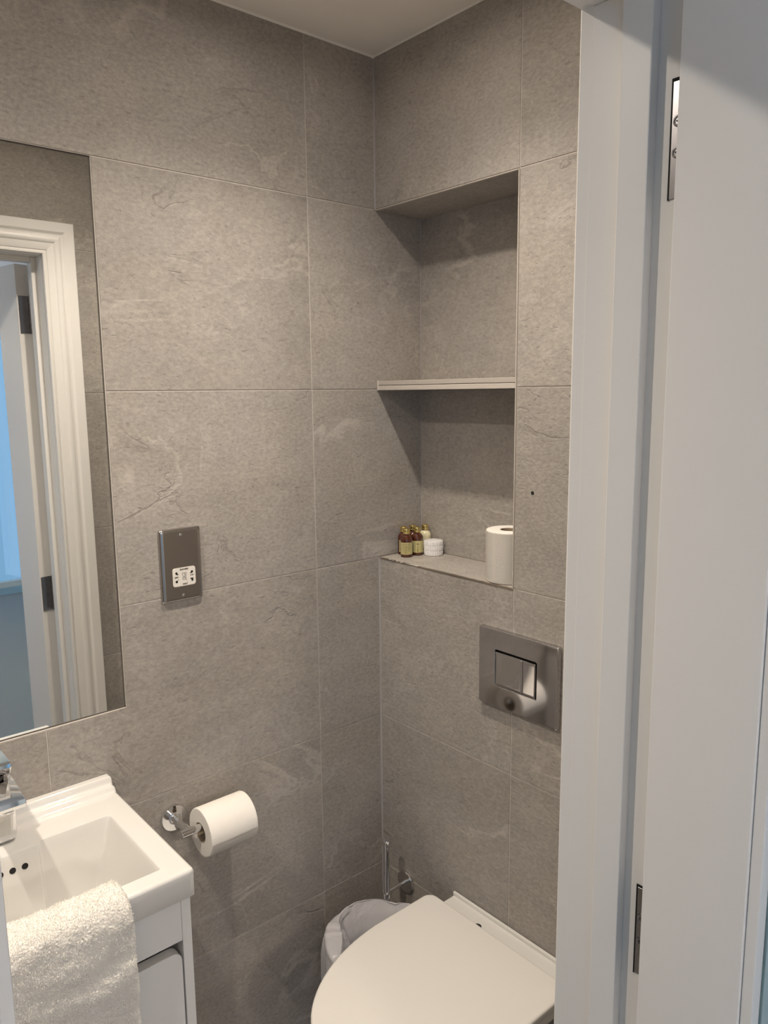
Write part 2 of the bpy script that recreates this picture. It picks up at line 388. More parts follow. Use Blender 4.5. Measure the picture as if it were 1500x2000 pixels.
# ------------------------------------------------------------------ doorway: linings, stops, architraves
fr_ = empty('trim_4', ((W+.985)/2, DY1, 0), 'white painted door frame with moulded architrave around the doorway', 'door frame', kind='structure')
SX0, SX1, ST = .926, .9595, .0135
bm = bmesh.new(); box(bm, W-.002, .985, DY1, DY1+.0118, 0, DZ, .0015, 2); part('jamb', bm, m_white, fr_)
bm = bmesh.new(); box(bm, W-.002, .985, DY0-.0118, DY0, 0, DZ, .0015, 2); part('jamb', bm, m_white, fr_)
bm = bmesh.new(); box(bm, W-.002, .985, DY0-.0118, DY1+.0118, DZ, DZ+.0118, .0015, 2); part('head_lining', bm, m_white, fr_)
bm = bmesh.new(); box(bm, SX0, SX1, DY1-ST, DY1+.0005, 0, DZ, .002, 2); part('door_stop', bm, m_white, fr_)
bm = bmesh.new(); box(bm, SX0, SX1, DY0-.0005, DY0+ST, 0, DZ, .002, 2); part('door_stop', bm, m_white, fr_)
bm = bmesh.new(); box(bm, SX0, SX1, DY0+ST, DY1-ST, DZ-ST, DZ+.0005, .002, 2); part('door_stop', bm, m_white, fr_)
# architrave profile: (distance from inner edge, thickness)
AP = [(0, 0), (0, 0.0165), (0.0015, 0.0185), (0.006, 0.0185), (0.0075, 0.017), (0.0085, 0.0145), (0.0105, 0.0145), (0.012, 0.0175), (0.018, 0.0195), (0.026, 0.0205), (0.03, 0.021), (0.032, 0.0235), (0.036, 0.0255), (0.041, 0.026), (0.0455, 0.0245), (0.048, 0.021), (0.051, 0.0195), (0.055, 0.02), (0.058, 0.0225), (0.061, 0.025), (0.0635, 0.0255), (0.085, 0.0255), (0.0865, 0.024), (0.0865, 0)]
def archi(side, x_face, nx, name='architrave'):
    Wd = AP[-1][0]; bm = bmesh.new(); q = .002
    inner = {'R': DY1+q, 'L': DY0-q}; top = DZ+q
    def ring(fn): return [bm.verts.new(fn(d, h_)) for d, h_ in AP]
    if side == 'R': A = ring(lambda d, h_: (x_face+nx*h_, inner['R']+d, 0)); B = ring(lambda d, h_: (x_face+nx*h_, inner['R']+d, top+d))
    elif side == 'L': A = ring(lambda d, h_: (x_face+nx*h_, inner['L']-d, 0)); B = ring(lambda d, h_: (x_face+nx*h_, inner['L']-d, top+d))
    else: A = ring(lambda d, h_: (x_face+nx*h_, inner['L']-d, top+d)); B = ring(lambda d, h_: (x_face+nx*h_, inner['R']+d, top+d))
    for i in range(len(AP)-1): bm.faces.new((A[i], A[i+1], B[i+1], B[i]))
    bm.faces.new(A); bm.faces.new(B)
    return part(name, bm, m_white, fr_, ang=.45)
for s in 'RLH': archi(s, W, -1)
for s in 'RLH': archi(s, .985, 1)

# door leaf, hinged on the outer edge of the right jamb and standing open
HP = Vector((1.0005, -.492, 0)); dd = Vector((.983, -.181, 0)).normalized(); dn = Vector((.181, .983, 0)).normalized()  # along leaf, thickness
LWD, LTH, LZ = .632, .039, 1.966
door = empty('door_1', (HP.x, HP.y, .005), 'white painted glazed door standing open into the bedroom, beside the frame', 'door', kind='structure')
def leafbox(bm, a0, a1, t0, t1, z0, z1, bev=.0015, seg=2):
    b2 = bmesh.new(); box(b2, a0, a1, t0, t1, z0, z1, bev, seg)
    Mx = Matrix(((dd.x, dn.x, 0, HP.x), (dd.y, dn.y, 0, HP.y), (0, 0, 1, 0), (0, 0, 0, 1)))
    b2.transform(Mx); me = bpy.data.meshes.new('tmp'); b2.to_mesh(me); b2.free(); bm.from_mesh(me); bpy.data.meshes.remove(me)
SW = .115
for nm, a0, a1, z0, z1 in (('stile', 0, SW, .005, LZ), ('stile', LWD-SW, LWD, .005, LZ), ('rail', SW, LWD-SW, LZ-.12, LZ), ('rail', SW, LWD-SW, .005, .22)):
    bm = bmesh.new(); leafbox(bm, a0, a1, 0, LTH, z0, z1); part(nm, bm, m_whitedoor, door)
bm = bmesh.new()
B_ = .012
for t0, t1 in ((.003, .0155), (.0195, .032)):
    for a in ((SW, SW+B_, .22, LZ-.12), (LWD-SW-B_, LWD-SW, .22, LZ-.12)): leafbox(bm, a[0], a[1], t0, t1, a[2], a[3], .002, 2)
    for a in ((SW+B_, LWD-SW-B_, .22, .22+B_), (SW+B_, LWD-SW-B_, LZ-.12-B_, LZ-.12)): leafbox(bm, a[0], a[1], t0, t1, a[2], a[3], .002, 2)
part('glazing_bead', bm, m_whitedoor, door)
bm = bmesh.new(); leafbox(bm, SW+.001, LWD-SW-.001, .0157, .0193, .221, LZ-.121, 0); part('glass_pane', bm, m_glass, door, smooth=False)
# lever handle on the latch stile
bm = bmesh.new(); leafbox(bm, LWD-.075, LWD-.035, -.006, 0, .93, 1.07, .002, 2); hp = part('handle_plate', bm, m_steel, door)
# hinge: jamb leaf + knuckle + door leaf
for zt in (1.878, 1.05, .30):
    zb = zt-.106
    bm = bmesh.new(); box(bm, .9755, .9985, DY1-.0012, DY1+.0008, zb, zt, .0006, 1)
    h = part('hinge', bm, m_steel, fr_); h['label'] = 'satin steel hinge leaf'
    bm = bmesh.new(); box(bm, 0.9745, .9758, DY1-.0016, DY1-.0002, zb-.0005, zt+.0025); part('hinge_recess', bm, m_black, h, smooth=False)
    bm = bmesh.new(); box(bm, .9755, .9985, DY1-.0016, DY1-.0002, zt+.0003, zt+.0025); part('hinge_recess', bm, m_black, h, smooth=False)
    for zz in (zt-.036, zt-.064):
        bm = bmesh.new(); lathe(bm, [(.0058, 0), (.0052, .0009), (.0036, .0013), (.0036, .0005), (0, .0005)], (.9828, DY1-.0011, zz), (0, -1, 0), 20)
        part('screw', bm, m_steel, h)
        bm = bmesh.new()
        for q in (0, PI/2):
            b2 = bmesh.new(); box(b2, -.0022, .0022, -.0003, .0003, -.0006, .0006); b2.transform(Matrix.Translation((.9828, DY1-.0017, zz)) @ Matrix.Rotation(q, 4, 'Y'))
            me = bpy.data.meshes.new('tmp'); b2.to_mesh(me); b2.free(); bm.from_mesh(me); bpy.data.meshes.remove(me)
        part('screw_slot', bm, m_black, h, smooth=False)
    bm = bmesh.new(); leafbox(bm, -.0022, .0002, .003, .031, zb, zt, .0005, 1); part('hinge_leaf', bm, m_steel, door)
    bm = bmesh.new(); cyl(bm, (1.0035, DY1+.001, zb), (1.0035, DY1+.001, zt), .0055, 16); part('knuckle', bm, m_steel, fr_)

# ------------------------------------------------------------------ bedroom beyond the doorway
def rbox_mesh(name, boxes, mat, label, cat):
    bm = bmesh.new()
    for b_ in boxes: box(bm, *b_)
    return struct(name, bm, mat, label, cat)
rbox_mesh('wall_bedroom', [(5.2, 5.3, -3.1, -.7, 0, 2.42), (5.2, 5.3, 1.5, 2.1, 0, 2.42), (5.2, 5.3, -.7, 1.5, 0, .05), (5.2, 5.3, -.7, 1.5, 2.2, 2.42), (.985, 5.3, 2.0, 2.1, 0, 2.42),
          (.985, 3.2, -3.1, -3.0, 0, 2.42), (4.8, 5.3, -3.1, -3.0, 0, 2.42), (3.2, 4.8, -3.1, -3.0, 0, .05), (3.2, 4.8, -3.1, -3.0, 2.12, 2.42)], m_bed, 'pale blue bedroom walls glimpsed in the mirror', 'wall')
rbox_mesh('wall_outer', [(.9852, .987, DY1+.10, 2.0, 0, 2.42), (.9852, .987, -3.0, DY0-.10, 0, 2.42)], m_bed, 'blue painted bedroom side of the doorway wall', 'wall')
rbox_mesh('floor_bedroom', [(.885, 5.3, -3.1, 2.1, -.05, 0)], m_floorb, 'grey bedroom carpet seen low in the mirror', 'floor')
rbox_mesh('ceiling_bedroom', [(.985, 5.3, -3.1, 2.1, 2.42, 2.5)], m_ceil, 'white bedroom ceiling outside the doorway', 'ceiling')
wd = empty('fill_window', (4.0, -3.05, .05), 'added white framed window, out of view, for extra cool light', 'window', kind='structure')  # unseen window, added to carry extra cool light into the bedroom
bm = bmesh.new()
for a in ((3.2, 4.8, .05, .11), (3.2, 4.8, 2.06, 2.12), (3.2, 3.26, .11, 2.06), (4.74, 4.8, .11, 2.06), (3.97, 4.03, .11, 2.06)): box(bm, a[0], a[1], -3.08, -3.02, a[2], a[3], .004, 1)
part('window_frame', bm, m_white, wd)
bm = bmesh.new(); box(bm, 3.26, 3.97, -3.053, -3.049, .11, 2.06); box(bm, 4.03, 4.74, -3.053, -3.049, .11, 2.06); part('pane', bm, m_glass, wd, smooth=False)

w2 = empty('window_2', (5.25, .4, .05), 'tall bedroom window showing pale blue sky in the mirror', 'window', kind='structure')
bm = bmesh.new()
for a in ((-.7, 1.5, .05, .10), (-.7, 1.5, 2.14, 2.2), (-.7, -.64, .10, 2.14), (1.44, 1.5, .10, 2.14), (.92, .98, .10, 2.14)): box(bm, 5.22, 5.28, *a, .004, 1)
part('window_frame', bm, m_white, w2)
bm = bmesh.new(); box(bm, 5.249, 5.253, -.64, .92, .10, 2.14); box(bm, 5.249, 5.253, .98, 1.44, .10, 2.14); part('pane', bm, m_glass, w2, smooth=False)

# unseen globe added as warm fill through the doorway
pt = empty('fill_globe', (3.4, -1.05, 1.78), 'round glowing globe added behind the camera as warm fill light', 'lamp')
bm = bmesh.new(); bmesh.ops.create_uvsphere(bm, u_segments=32, v_segments=20, radius=.14); bmesh.ops.translate(bm, vec=(3.4, -1.05, 1.92), verts=bm.verts)
mg_, nt, b = newmat('glowing_globe'); b.inputs['Base Color'].default_value = (.9, .88, .85, 1); b.inputs['Emission Color'].default_value = (1, .86, .73, 1); b.inputs['Emission Strength'].default_value = GLOBE_FILL
part('globe', bm, mg_, pt, ang=None)
bm = bmesh.new(); cyl(bm, (3.4, -1.05, 2.06), (3.4, -1.05, 2.42), .004, 10); part('cord', bm, m_white, pt)

# ------------------------------------------------------------------ downlights
for k, (x, y) in enumerate(LP):
    t = empty('downlight', (x, y, H), ('round recessed ceiling downlight over the toilet', 'round recessed ceiling downlight over the basin')[k], 'light', 'recessed ceiling downlights')
    bm = bmesh.new(); lathe(bm, [(.045, 0), (.045, -.003), (.040, -.0055), (.031, -.004), (.030, -.0008), (.030, 0)], (x, y, H), (0, 0, 1), 40, True); part('bezel', bm, m_chrome, t)
    bm = bmesh.new(); lathe(bm, [(0, -.0012), (.028, -.0012), (.028, -.0002), (0, -.0002)], (x, y, H), (0, 0, 1), 32); part('lens', bm, m_lens, t)
    sp = bpy.data.lights.new('lamp', 'SPOT'); sp.energy = (LIGHT1, LIGHT2)[k]; sp.color = WARM; sp.shadow_soft_size = .022
    sp.spot_size = math.radians((128, 156)[k]); sp.spot_blend = 1.0
    so = link(bpy.data.objects.new('lamp', sp), t); so.location = (0, 0, -.008)

# ------------------------------------------------------------------ vanity cabinet
BY0, BY1, BXF, RZ = -1.109, -.683, .350, .859   # basin left/right, front, rim height
t = empty('vanity_cabinet', (.165, -.896, 0), 'white gloss vanity cabinet carrying the basin', 'cabinet')
CX, CY0, CY1, CT = .334, -1.105, -.686, .8115
bm = bmesh.new(); box(bm, .002, CX, CY1-.016, CY1, 0, CT, .0008, 1); part('side_panel', bm, m_cab, t)
bm = bmesh.new(); box(bm, .002, CX, CY0, CY0+.016, 0, CT, .0008, 1); part('side_panel', bm, m_cab, t)
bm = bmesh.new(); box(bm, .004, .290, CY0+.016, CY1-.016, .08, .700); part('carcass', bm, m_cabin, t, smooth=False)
bm = bmesh.new(); box(bm, .300, CX-.0005, CY0+.0162, CY1-.0162, .733, CT-.001, .0008, 1); part('top_rail', bm, m_cab, t)
bm = bmesh.new(); box(bm, .27, .285, CY0+.0162, CY1-.0162, 0, .08); part('plinth', bm, m_cab, t)
ya, yb = CY0+.0185, CY1-.0185
bm = bmesh.new()
pts = [(ya, .085), (yb, .085), (yb, .700)]+[(yb-.016+.016*math.cos(a), .700+.016*math.sin(a)) for a in (PI/8, PI/4, 3*PI/8, PI/2)]
pts += [(ya+.016-.016*math.sin(a), .700+.016*math.cos(a)) for a in (0, PI/8, PI/4, 3*PI/8, PI/2)]
prism(bm, pts, lambda u, v, q: (q, u, v), CX-.019, CX-.0005, .0012, 2)
part('door', bm, m_cab, t)

# ------------------------------------------------------------------ basin
bz = empty('wash_basin', (.17, -.896, .8125), 'white ceramic rectangular basin with raised back edge on the vanity', 'basin')
cyb = (BY0+BY1)/2
NXg, NYg = 260, 230
xs = np.linspace(.0005, BXF-.006, NXg); ys = np.linspace(BY0+.006, BY1-.006, NYg)
X, Y = np.meshgrid(xs, ys, indexing='ij')
def smin(a, b_, k):
    h_ = np.clip(.5+.5*(b_-a)/k, 0, 1); return b_*(1-h_)+a*h_-k*h_*(1-h_)
def smax(a, b_, k): return -smin(-a, -b_, k)
bi_y1, bi_y0, bi_x0, bi_x1 = -.7245, -1.0675, .110, .3165
xb = bi_x0+.007*np.clip((.052-np.abs(Y-cyb))/.004, 0, 1)       # raised overflow panel
db = (X-xb)*8; df = (bi_x1-X)*3.0; dl = (Y-bi_y0)*3.2; dr = (bi_y1-Y)*3.2
d = smin(smin(db, df, .016), smin(dl, dr, .016), .022)
d = smin(d, .118+.02*(1-np.abs(Y-cyb)/.17), .03)
d = smax(d, 0*d, .0035)
# upstand at the wall: two small steps
def step(x, a, b_): q = np.clip((x-a)/(b_-a), 0, 1); return q*q*(3-2*q)
endf = step(Y, BY1-.006, BY1-.016)
up = .013*(1-step(X, .012, .018))+.009*(1-step(X, .028, .036))
Z = RZ-d+up
verts = np.stack([X, Y, Z], -1).reshape(-1, 3).tolist(); faces = []
idx = lambda i, j: i*NYg+j
for i in range(NXg-1):
    for j in range(NYg-1): faces.append((idx(i, j), idx(i+1, j), idx(i+1, j+1), idx(i, j+1)))
# skirt with a rounded lip
bound = [(0, j) for j in range(NYg)]+[(i, NYg-1) for i in range(1, NXg)]+[(NXg-1, j) for j in range(NYg-2, -1, -1)]+[(i, 0) for i in range(NXg-2, 0, -1)]
prev = [idx(i, j) for i, j in bound]
rad = .006
for st in range(1, 9):
    if st <= 6: a = PI/2*st/6; out, dn_ = rad*math.sin(a), rad*(1-math.cos(a)); zf = None
    elif st == 7: out, zf = rad*.9, .8135
    else: out, zf = rad-.003, .8120
    cur = []
    for (i, j) in bound:
        x, y = xs[i], ys[j]; z = Z[i, j]; ox = oy = 0.0
        if i == NXg-1: ox = 1
        if j == 0: oy = -1
        if j == NYg-1: oy = 1
        if ox and oy: ox *= .72; oy *= .72
        zz = z-dn_ if zf is None else zf
        verts.append((x+ox*out, y+oy*out, zz)); cur.append(len(verts)-1)
    n_ = len(bound)
    for q in range(n_): faces.append((prev[q], cur[q], cur[(q+1) % n_], prev[(q+1) % n_]))
    prev = cur
me = bpy.data.meshes.new('bowl'); me.from_pydata(verts, [], faces); me.update()
objme('bowl', me, m_cer, bz, ang=1.2)
for yy in (-.8714, -.8903, -.9092, -.9281):
    bm = bmesh.new()
    oh = Vector((.1203, yy, .8310)); nrm = Vector((1, 0, .125)).normalized()
    lathe(bm, [(.0052, 0), (.0050, .0009), (0, .0009)], oh, nrm, 20); o = part('overflow_hole', bm, m_black, bz); o['label'] = 'small round overflow hole'
bm = bmesh.new(); lathe(bm, [(.024, 0), (.024, .002), (.018, .004), (0, .0045)], (.205, cyb, RZ-.134), (0, 0, 1), 32); part('drain', bm, m_chrome, bz)

# ------------------------------------------------------------------ tap
tp = empty('basin_tap', (.062, -.895, RZ), 'chrome square mixer tap standing on the back of the basin', 'tap')
yr, yl = -.8725, -.9175
bm = bmesh.new(); box(bm, .038, .086, yl-.005, yr+.005, RZ+.0002, .968, .013, 6); part('body', bm, m_chrome, tp)
bm = bmesh.new(); prism(bm, [(.046, .952), (.150, .952), (.164, .956), (.168, .963), (.165, .9695), (.090, .975), (.046, .9775)], lambda u, v, q: (u, q, v), yl-.001, yr+.001, .002, 2); part('spout', bm, m_chrome, tp)
bm = bmesh.new(); cyl(bm, (.145, -.895, .9445), (.145, -.895, .951), .011, 24); part('aerator', bm, m_chrome, tp)
bm = bmesh.new(); prism(bm, [(.040, .980), (.082, .980), (.088, .982), (.101, .998), (.100, 1.004), (.094, 1.0065), (.044, 1.006), (.040, 1.002)], lambda u, v, q: (u, q, v), yl, yr, .0025, 2); part('lever', bm, m_chrome, tp)
bm = bmesh.new(); cyl(bm, (.062, -.895, .976), (.062, -.895, .982), .019, 24); part('cartridge_neck', bm, m_steel, tp)

# ------------------------------------------------------------------ towel
def fftnoise(h_, w_, dy, dx, lo, hi, aniso=1.0):
    """band-limited noise, wavelengths lo..hi (metres)"""
    a = rng.standard_normal((h_, w_)); F = np.fft.fft2(a)
    fy = np.fft.fftfreq(h_, dy)[:, None]*aniso; fx = np.fft.fftfreq(w_, dx)[None, :]
    fr2 = np.sqrt(fx**2+fy**2); m_ = np.exp(-(fr2*lo)**4)*(1-np.exp(-(fr2*hi)**4)); r = np.real(np.fft.ifft2(F*m_))
    return r/r.std()
path = [(.284, .795), (.293, .825), (.299, .848), (.3035, .861), (.311, .8695), (.323, .8735), (.342, .8735), (.358, .8685), (.3685, .8575), (.3745, .840), (.3775, .80), (.3785, .74), (.3785, .66), (.378, .575), (.3775, .49)]
pp = np.array(path); seg = np.r_[0, np.cumsum(np.hypot(*np.diff(pp, axis=0).T))]
NS, NT = 430, 200
s = np.linspace(0, seg[-1], NS)
def cr(col):  # smooth resample
    v = np.interp(s, seg, pp[:, col]); k = np.hanning(17); k /= k.sum(); vp = np.pad(v, 8, mode='edge'); q = np.convolve(vp, k, 'valid'); q[:2] = v[:2]; return q
PX, PZ = cr(0), cr(1)
tx, tz = np.gradient(PX), np.gradient(PZ); L_ = np.hypot(tx, tz); nx_, nz_ = -tz/L_, tx/L_
if nx_[-20] < 0: nx_, nz_ = -nx_, -nz_
TY1, TY0 = -.792, -1.030
wv = np.linspace(0, 1, NT)
fine = fftnoise(NS, NT, seg[-1]/NS, .24/NT, .0022, .007); med = fftnoise(NS, NT, seg[-1]/NS, .24/NT, .018, .05, .7); big = fftnoise(NS, NT, seg[-1]/NS, .24/NT, .08, .25, .5)
disp = .0007*fine+.00035*med+.0011*big
band = np.exp(-((s-(seg[-1]-.205))/.0035)**2); disp -= (.0022*band)[:, None]
edge_w = np.minimum(wv, 1-wv)[None, :]*(TY1-TY0)
thick = .011*np.sqrt(np.clip(1-np.clip(1-edge_w/.009, 0, 1)**2, 0, 1))   # rounded sides
ywob = .0018*np.interp(s, np.linspace(0, seg[-1], 14), rng.standard_normal(14))
Yt = TY0+(TY1-TY0)*wv[None, :]+ywob[:, None]*0.8
outx = PX[:, None]+nx_[:, None]*(disp+thick-.011); outz = PZ[:, None]+nz_[:, None]*(disp+thick-.011)
inx = PX[:, None]-nx_[:, None]*.011+0*wv[None, :]; inz = PZ[:, None]-nz_[:, None]*.011+0*wv[None, :]
V1 = np.stack([outx, Yt, outz], -1).reshape(-1, 3); V2 = np.stack([inx, Yt, inz], -1).reshape(-1, 3)
n1 = NS*NT; ii, jj = np.meshgrid(np.arange(NS-1), np.arange(NT-1), indexing='ij'); a_ = (ii*NT+jj).ravel()
f1 = np.stack([a_, a_+1, a_+NT+1, a_+NT], -1); f2 = f1[:, ::-1]+n1
fl_ = f1.tolist()+f2.tolist()
for i in range(NS-1):
    for j in (0, NT-1): k0 = i*NT+j; fl_.append((k0, k0+NT, k0+NT+n1, k0+n1))
for j in range(NT-1):
    for i in (0, NS-1): k0 = i*NT+j; fl_.append((k0, k0+1, k0+1+n1, k0+n1))
me = bpy.data.meshes.new('hand_towel'); me.from_pydata(np.vstack([V1, V2]).tolist(), [], fl_); me.update()
bmx = bmesh.new(); bmx.from_mesh(me); bpy.data.meshes.remove(me)
tw = obj('hand_towel', bmx, m_towel, None, loc=(.36, -.91, RZ), ang=None)
tag(tw, 'folded white terry towel hanging over the front of the basin', 'towel')
# terry loops
nt_ = 120000
ri = rng.integers(20, NS-1, nt_); rj = rng.integers(0, NT, nt_)
P0 = V1[ri*NT+rj]; nn = np.stack([nx_[ri], 0*nx_[ri], nz_[ri]], -1)
eside = ((rj > NT-6)*1.0-(rj < 6)*1.0)[:, None]*np.array([[0, 1.0, 0]]); nn = nn+eside*.8
dr_ = nn*1.0+rng.standard_normal((nt_, 3))*.55; dr_ /= np.linalg.norm(dr_, axis=1)[:, None]
side = np.cross(dr_, rng.standard_normal((nt_, 3))); side /= np.linalg.norm(side, axis=1)[:, None]
bend = rng.standard_normal((nt_, 3))*.0003; ln = rng.uniform(.0007, .0018, (nt_, 1)); wd_ = .00028
q0 = P0-side*wd_-nn*.0005; q1 = P0+side*wd_-nn*.0005; q2 = P0+dr_*ln*.6+side*wd_+bend*.4; q3 = P0+dr_*ln*.6-side*wd_+bend*.4; q4 = P0+dr_*ln*.75+bend*2.2+side*wd_; q5 = P0+dr_*ln*.75+bend*2.2-side*wd_
VV = np.stack([q0, q1, q2, q3, q4, q5], 1).reshape(-1, 3); bi = np.arange(nt_)*6
FF = np.concatenate([np.stack([bi, bi+1, bi+2, bi+3], -1), np.stack([bi+3, bi+2, bi+4, bi+5], -1)]).tolist()
me = bpy.data.meshes.new('terry_pile'); me.from_pydata(VV.tolist(), [], FF); me.update()
tag(objme('terry_pile', me, m_towel, tw, ang=None), kind='stuff')

# ------------------------------------------------------------------ shaver socket
SY, SZ = -.5145, 1.262
sk = empty('shaver_socket', (0, SY, SZ), 'polished metal shaver socket plate on the tiles beside the mirror', 'socket')
bm = bmesh.new(); rings = []
for ins_, x in ((0, .0003), (0, .0028), (.0006, .0046), (.0020, .0063), (.0042, .0074), (.0066, .0079), (.0086, .0080), (.0100, .0080)):
    rings.append([bm.verts.new((x, a, b_)) for a, b_ in rrect(SY, SZ, .087-2*ins_, .146-2*ins_*.75, .0045)])
for A, B in zip(rings, rings[1:]):
    for i in range(len(A)): bm.faces.new((A[i], A[(i+1) % len(A)], B[(i+1) % len(A)], B[i]))
bm.faces.new(rings[-1]); bm.faces.new(rings[0])
part('faceplate', bm, m_sock, sk, ang=1.2)
IZ = SZ-.0235
bm = bmesh.new(); prism(bm, rrect(SY+.003, IZ, .048, .037, .0045), lambda u, v, q: (q, u, v), .0078, .0090, .0004, 1); ins = part('socket_insert', bm, m_plast, sk); ins['label'] = 'white plastic socket insert with pin holes'
def blob(pts, x=.0091, parent=ins, name='pin_hole', mat=m_black):
    bm = bmesh.new(); prism(bm, pts, lambda u, v, q: (q, SY+.003+u, IZ+v), x-.0006, x+.0001); return part(name, bm, mat, parent, smooth=False)
def circ(cx, cy, r, n=14): return [(cx+r*math.cos(2*PI*i/n), cy+r*math.sin(2*PI*i/n)) for i in range(n)]
blob(circ(-.0165, .0085, .0024)+[]); blob([(-.0165, .0050), (-.0122, .0050), (-.0122, .0066), (-.0165, .0075)])
blob(circ(-.0165, -.0085, .0026)); blob([(-.0150, -.0058), (-.0122, -.0058), (-.0122, -.0042), (-.0138, -.0050)])
blob(circ(.0165, .0075, .0025)); blob([(.0165, .0045), (.0120, .0045), (.0122, .0058), (.0160, .0068)])
blob([(.0190, -.0050), (.0120, -.0050), (.0120, -.0064), (.0145, -.0075), (.0150, -.0115), (.0185, -.0115)])
def text(s_, size, u, v, parent, mat, fn, align='CENTER', name='lettering', ext=.0001, bold=0):
    c = bpy.data.curves.new('t', 'FONT'); c.body = s_; c.size = size; c.align_x = align; c.align_y = 'CENTER'; c.extrude = ext; c.resolution_u = 2; c.offset = bold
    o = bpy.data.objects.new('t', c); COL.objects.link(o)
    dg = bpy.context.evaluated_depsgraph_get(); me = bpy.data.meshes.new_from_object(o.evaluated_get(dg))
    bpy.data.objects.remove(o); bpy.data.curves.remove(c)
    for p in me.vertices: a, b_, c_ = p.co; p.co = fn(u+a, v+b_, c_)
    me.materials.clear(); me.name = name
    return objme(name, me, mat, parent, smooth=False)
sf = lambda a, b_, c_: (.0092+c_, SY+.003+a, IZ+b_)
text('SHAVERS', .0044, 0, .0148, ins, m_ink, sf, bold=.0002); text('ONLY', .0040, .001, -.0148, ins, m_ink, sf, bold=.0002); text('230V', .0038, -.0165, 0, ins, m_ink, sf, bold=.0002); text('115V', .0038, .0160, .0008, ins, m_ink, sf, bold=.0002)
bm = bmesh.new()   # little razor pictogram in outline
def stroke(bm, pts, wd, closed=False):
    prs = list(zip(pts, pts[1:]))+([(pts[-1], pts[0])] if closed else [])
    for (a, b_), (c_, d_) in prs:
        L = math.hypot(c_-a, d_-b_); nx, ny = -(d_-b_)/L*wd/2, (c_-a)/L*wd/2
        vs = [bm.verts.new(sf(*p, z)) for z in (0, .0002) for p in ((a+nx, b_+ny), (c_+nx, d_+ny), (c_-nx, d_-ny), (a-nx, b_-ny))]
        bm.faces.new(vs[:4]); bm.faces.new(vs[4:]); [bm.faces.new((vs[i], vs[(i+1) % 4], vs[4+(i+1) % 4], vs[4+i])) for i in range(4)]
stroke(bm, [(-.0042, .0078), (.0042, .0078), (.0046, .0040), (.0030, .0000), (-.0030, .0000), (-.0046, .0040)], .0006, True)
stroke(bm, [(-.001, .0055), (.0018, .0052), (.0016, .0025), (-.001, .0022)], .0006)
stroke(bm, [(-.0042, -.0030), (.0000, -.0012), (.0042, -.0030), (.0015, -.0052), (-.0032, -.0055)], .0006, True); stroke(bm, [(.0030, -.0060), (.0056, -.0080)], .0006)
part('razor_symbol', bm, m_ink, ins, smooth=False)
for zz in (SZ+.0605, SZ-.0605):
    bm = bmesh.new(); lathe(bm, [(.0033, 0), (.0030, .0008), (.0012, .0012), (.0010, .0004), (0, .0004)], (.0079, SY, zz), (1, 0, 0), 18); part('screw', bm, m_chrome, sk)

# ------------------------------------------------------------------ toilet roll holder and roll
rh = empty('toilet_roll_holder', (0, -.560, .743), 'chrome toilet roll holder on the wall beside the basin', 'holder')
bm = bmesh.new(); lathe(bm, [(0, .0002), (.0265, .0002), (.0275, .0012), (.0275, .007), (.0262, .0085), (.013, .0090), (.0115, .0100), (.0085, .0105), (0, .0105)], (0, -.560, .743), (1, 0, 0), 48); part('wall_rose', bm, m_chrome, rh)
bm = bmesh.new(); cyl(bm, (.008, -.560, .743), (.072, -.560, .7415), .0078, 24); part('arm', bm, m_chrome, rh)
bm = bmesh.new(); cyl(bm, (.071, -.577, .7405), (.071, -.425, .7405), .0085, 24, .0015); part('bar', bm, m_chrome, rh)
def roll_(name, c0, axis, L, R, rc, label, cat, flap=None, dz=0):
    o_ = empty(name, c0, label, cat)
    bm = bmesh.new(); b_ = .003
    lathe(bm, [(rc, .0006), (R-b_, .0), (R-b_*.3, b_*.3), (R, b_), (R, L-b_), (R-b_*.3, L-b_*.3), (R-b_, L), (rc, L-.0006)], c0, axis, 72, True); part('paper', bm, m_paper, o_)
    bm = bmesh.new(); lathe(bm, [(rc, .0012), (rc, L-.0012), (rc-.0009, L-.0012), (rc-.0009, .0012)], c0, axis, 40, True); part('core', bm, m_core, o_)
    return o_
rc, RR = .0205, .0485
RC = Vector((.071, -.536, .7405+.0085-rc+.0012))
rl = roll_('toilet_roll', RC, (0, 1, 0), .105, RR, rc, 'white toilet roll hanging on the chrome bar', 'toilet roll')
# loose end of the sheet lying along the roll's lower flank, with its plain seam
bm = bmesh.new(); prev = None
for i in range(26):
    a = math.radians(62-i*4.2) ; rr = RR+.0006+.0018*max(0, (i-19)/6)**2
    # angle measured from straight down towards the room
    x = RC.x+rr*math.sin(a+.35); z = RC.z-rr*math.cos(a+.35)
    cur = [bm.verts.new((x, RC.y+.001, z)), bm.verts.new((x, RC.y+.104, z))]
    if prev: bm.faces.new((prev[0], prev[1], cur[1], cur[0]))
    prev = cur
bmesh.ops.solidify(bm, geom=bm.faces[:], thickness=.0007)
part('loose_sheet', bm, m_paper, rl)

r2 = roll_('toilet_roll', Vector((.362, .0505, NZ0+.0004)), (0, 0, 1), .108, .0488, .020, 'white toilet roll standing upright at the right end of the niche ledge', 'toilet roll')
bm = bmesh.new(); prev = None
for i in range(40):
    a = math.radians(150+i*5); rr = .0488+.0006+.0014*(i > 36)
    zl = NZ0+.0065+.0030*math.sin(i*.16)
    cur = [bm.verts.new((.362+rr*math.cos(a), .0505+rr*math.sin(a), zl)), bm.verts.new((.362+rr*math.cos(a), .0505+rr*math.sin(a), NZ0+.1065))]
    if prev: bm.faces.new((prev[0], prev[1], cur[1], cur[0]))
    prev = cur
bmesh.ops.solidify(bm, geom=bm.faces[:], thickness=.0008)
part('loose_sheet', bm, m_paper, r2)

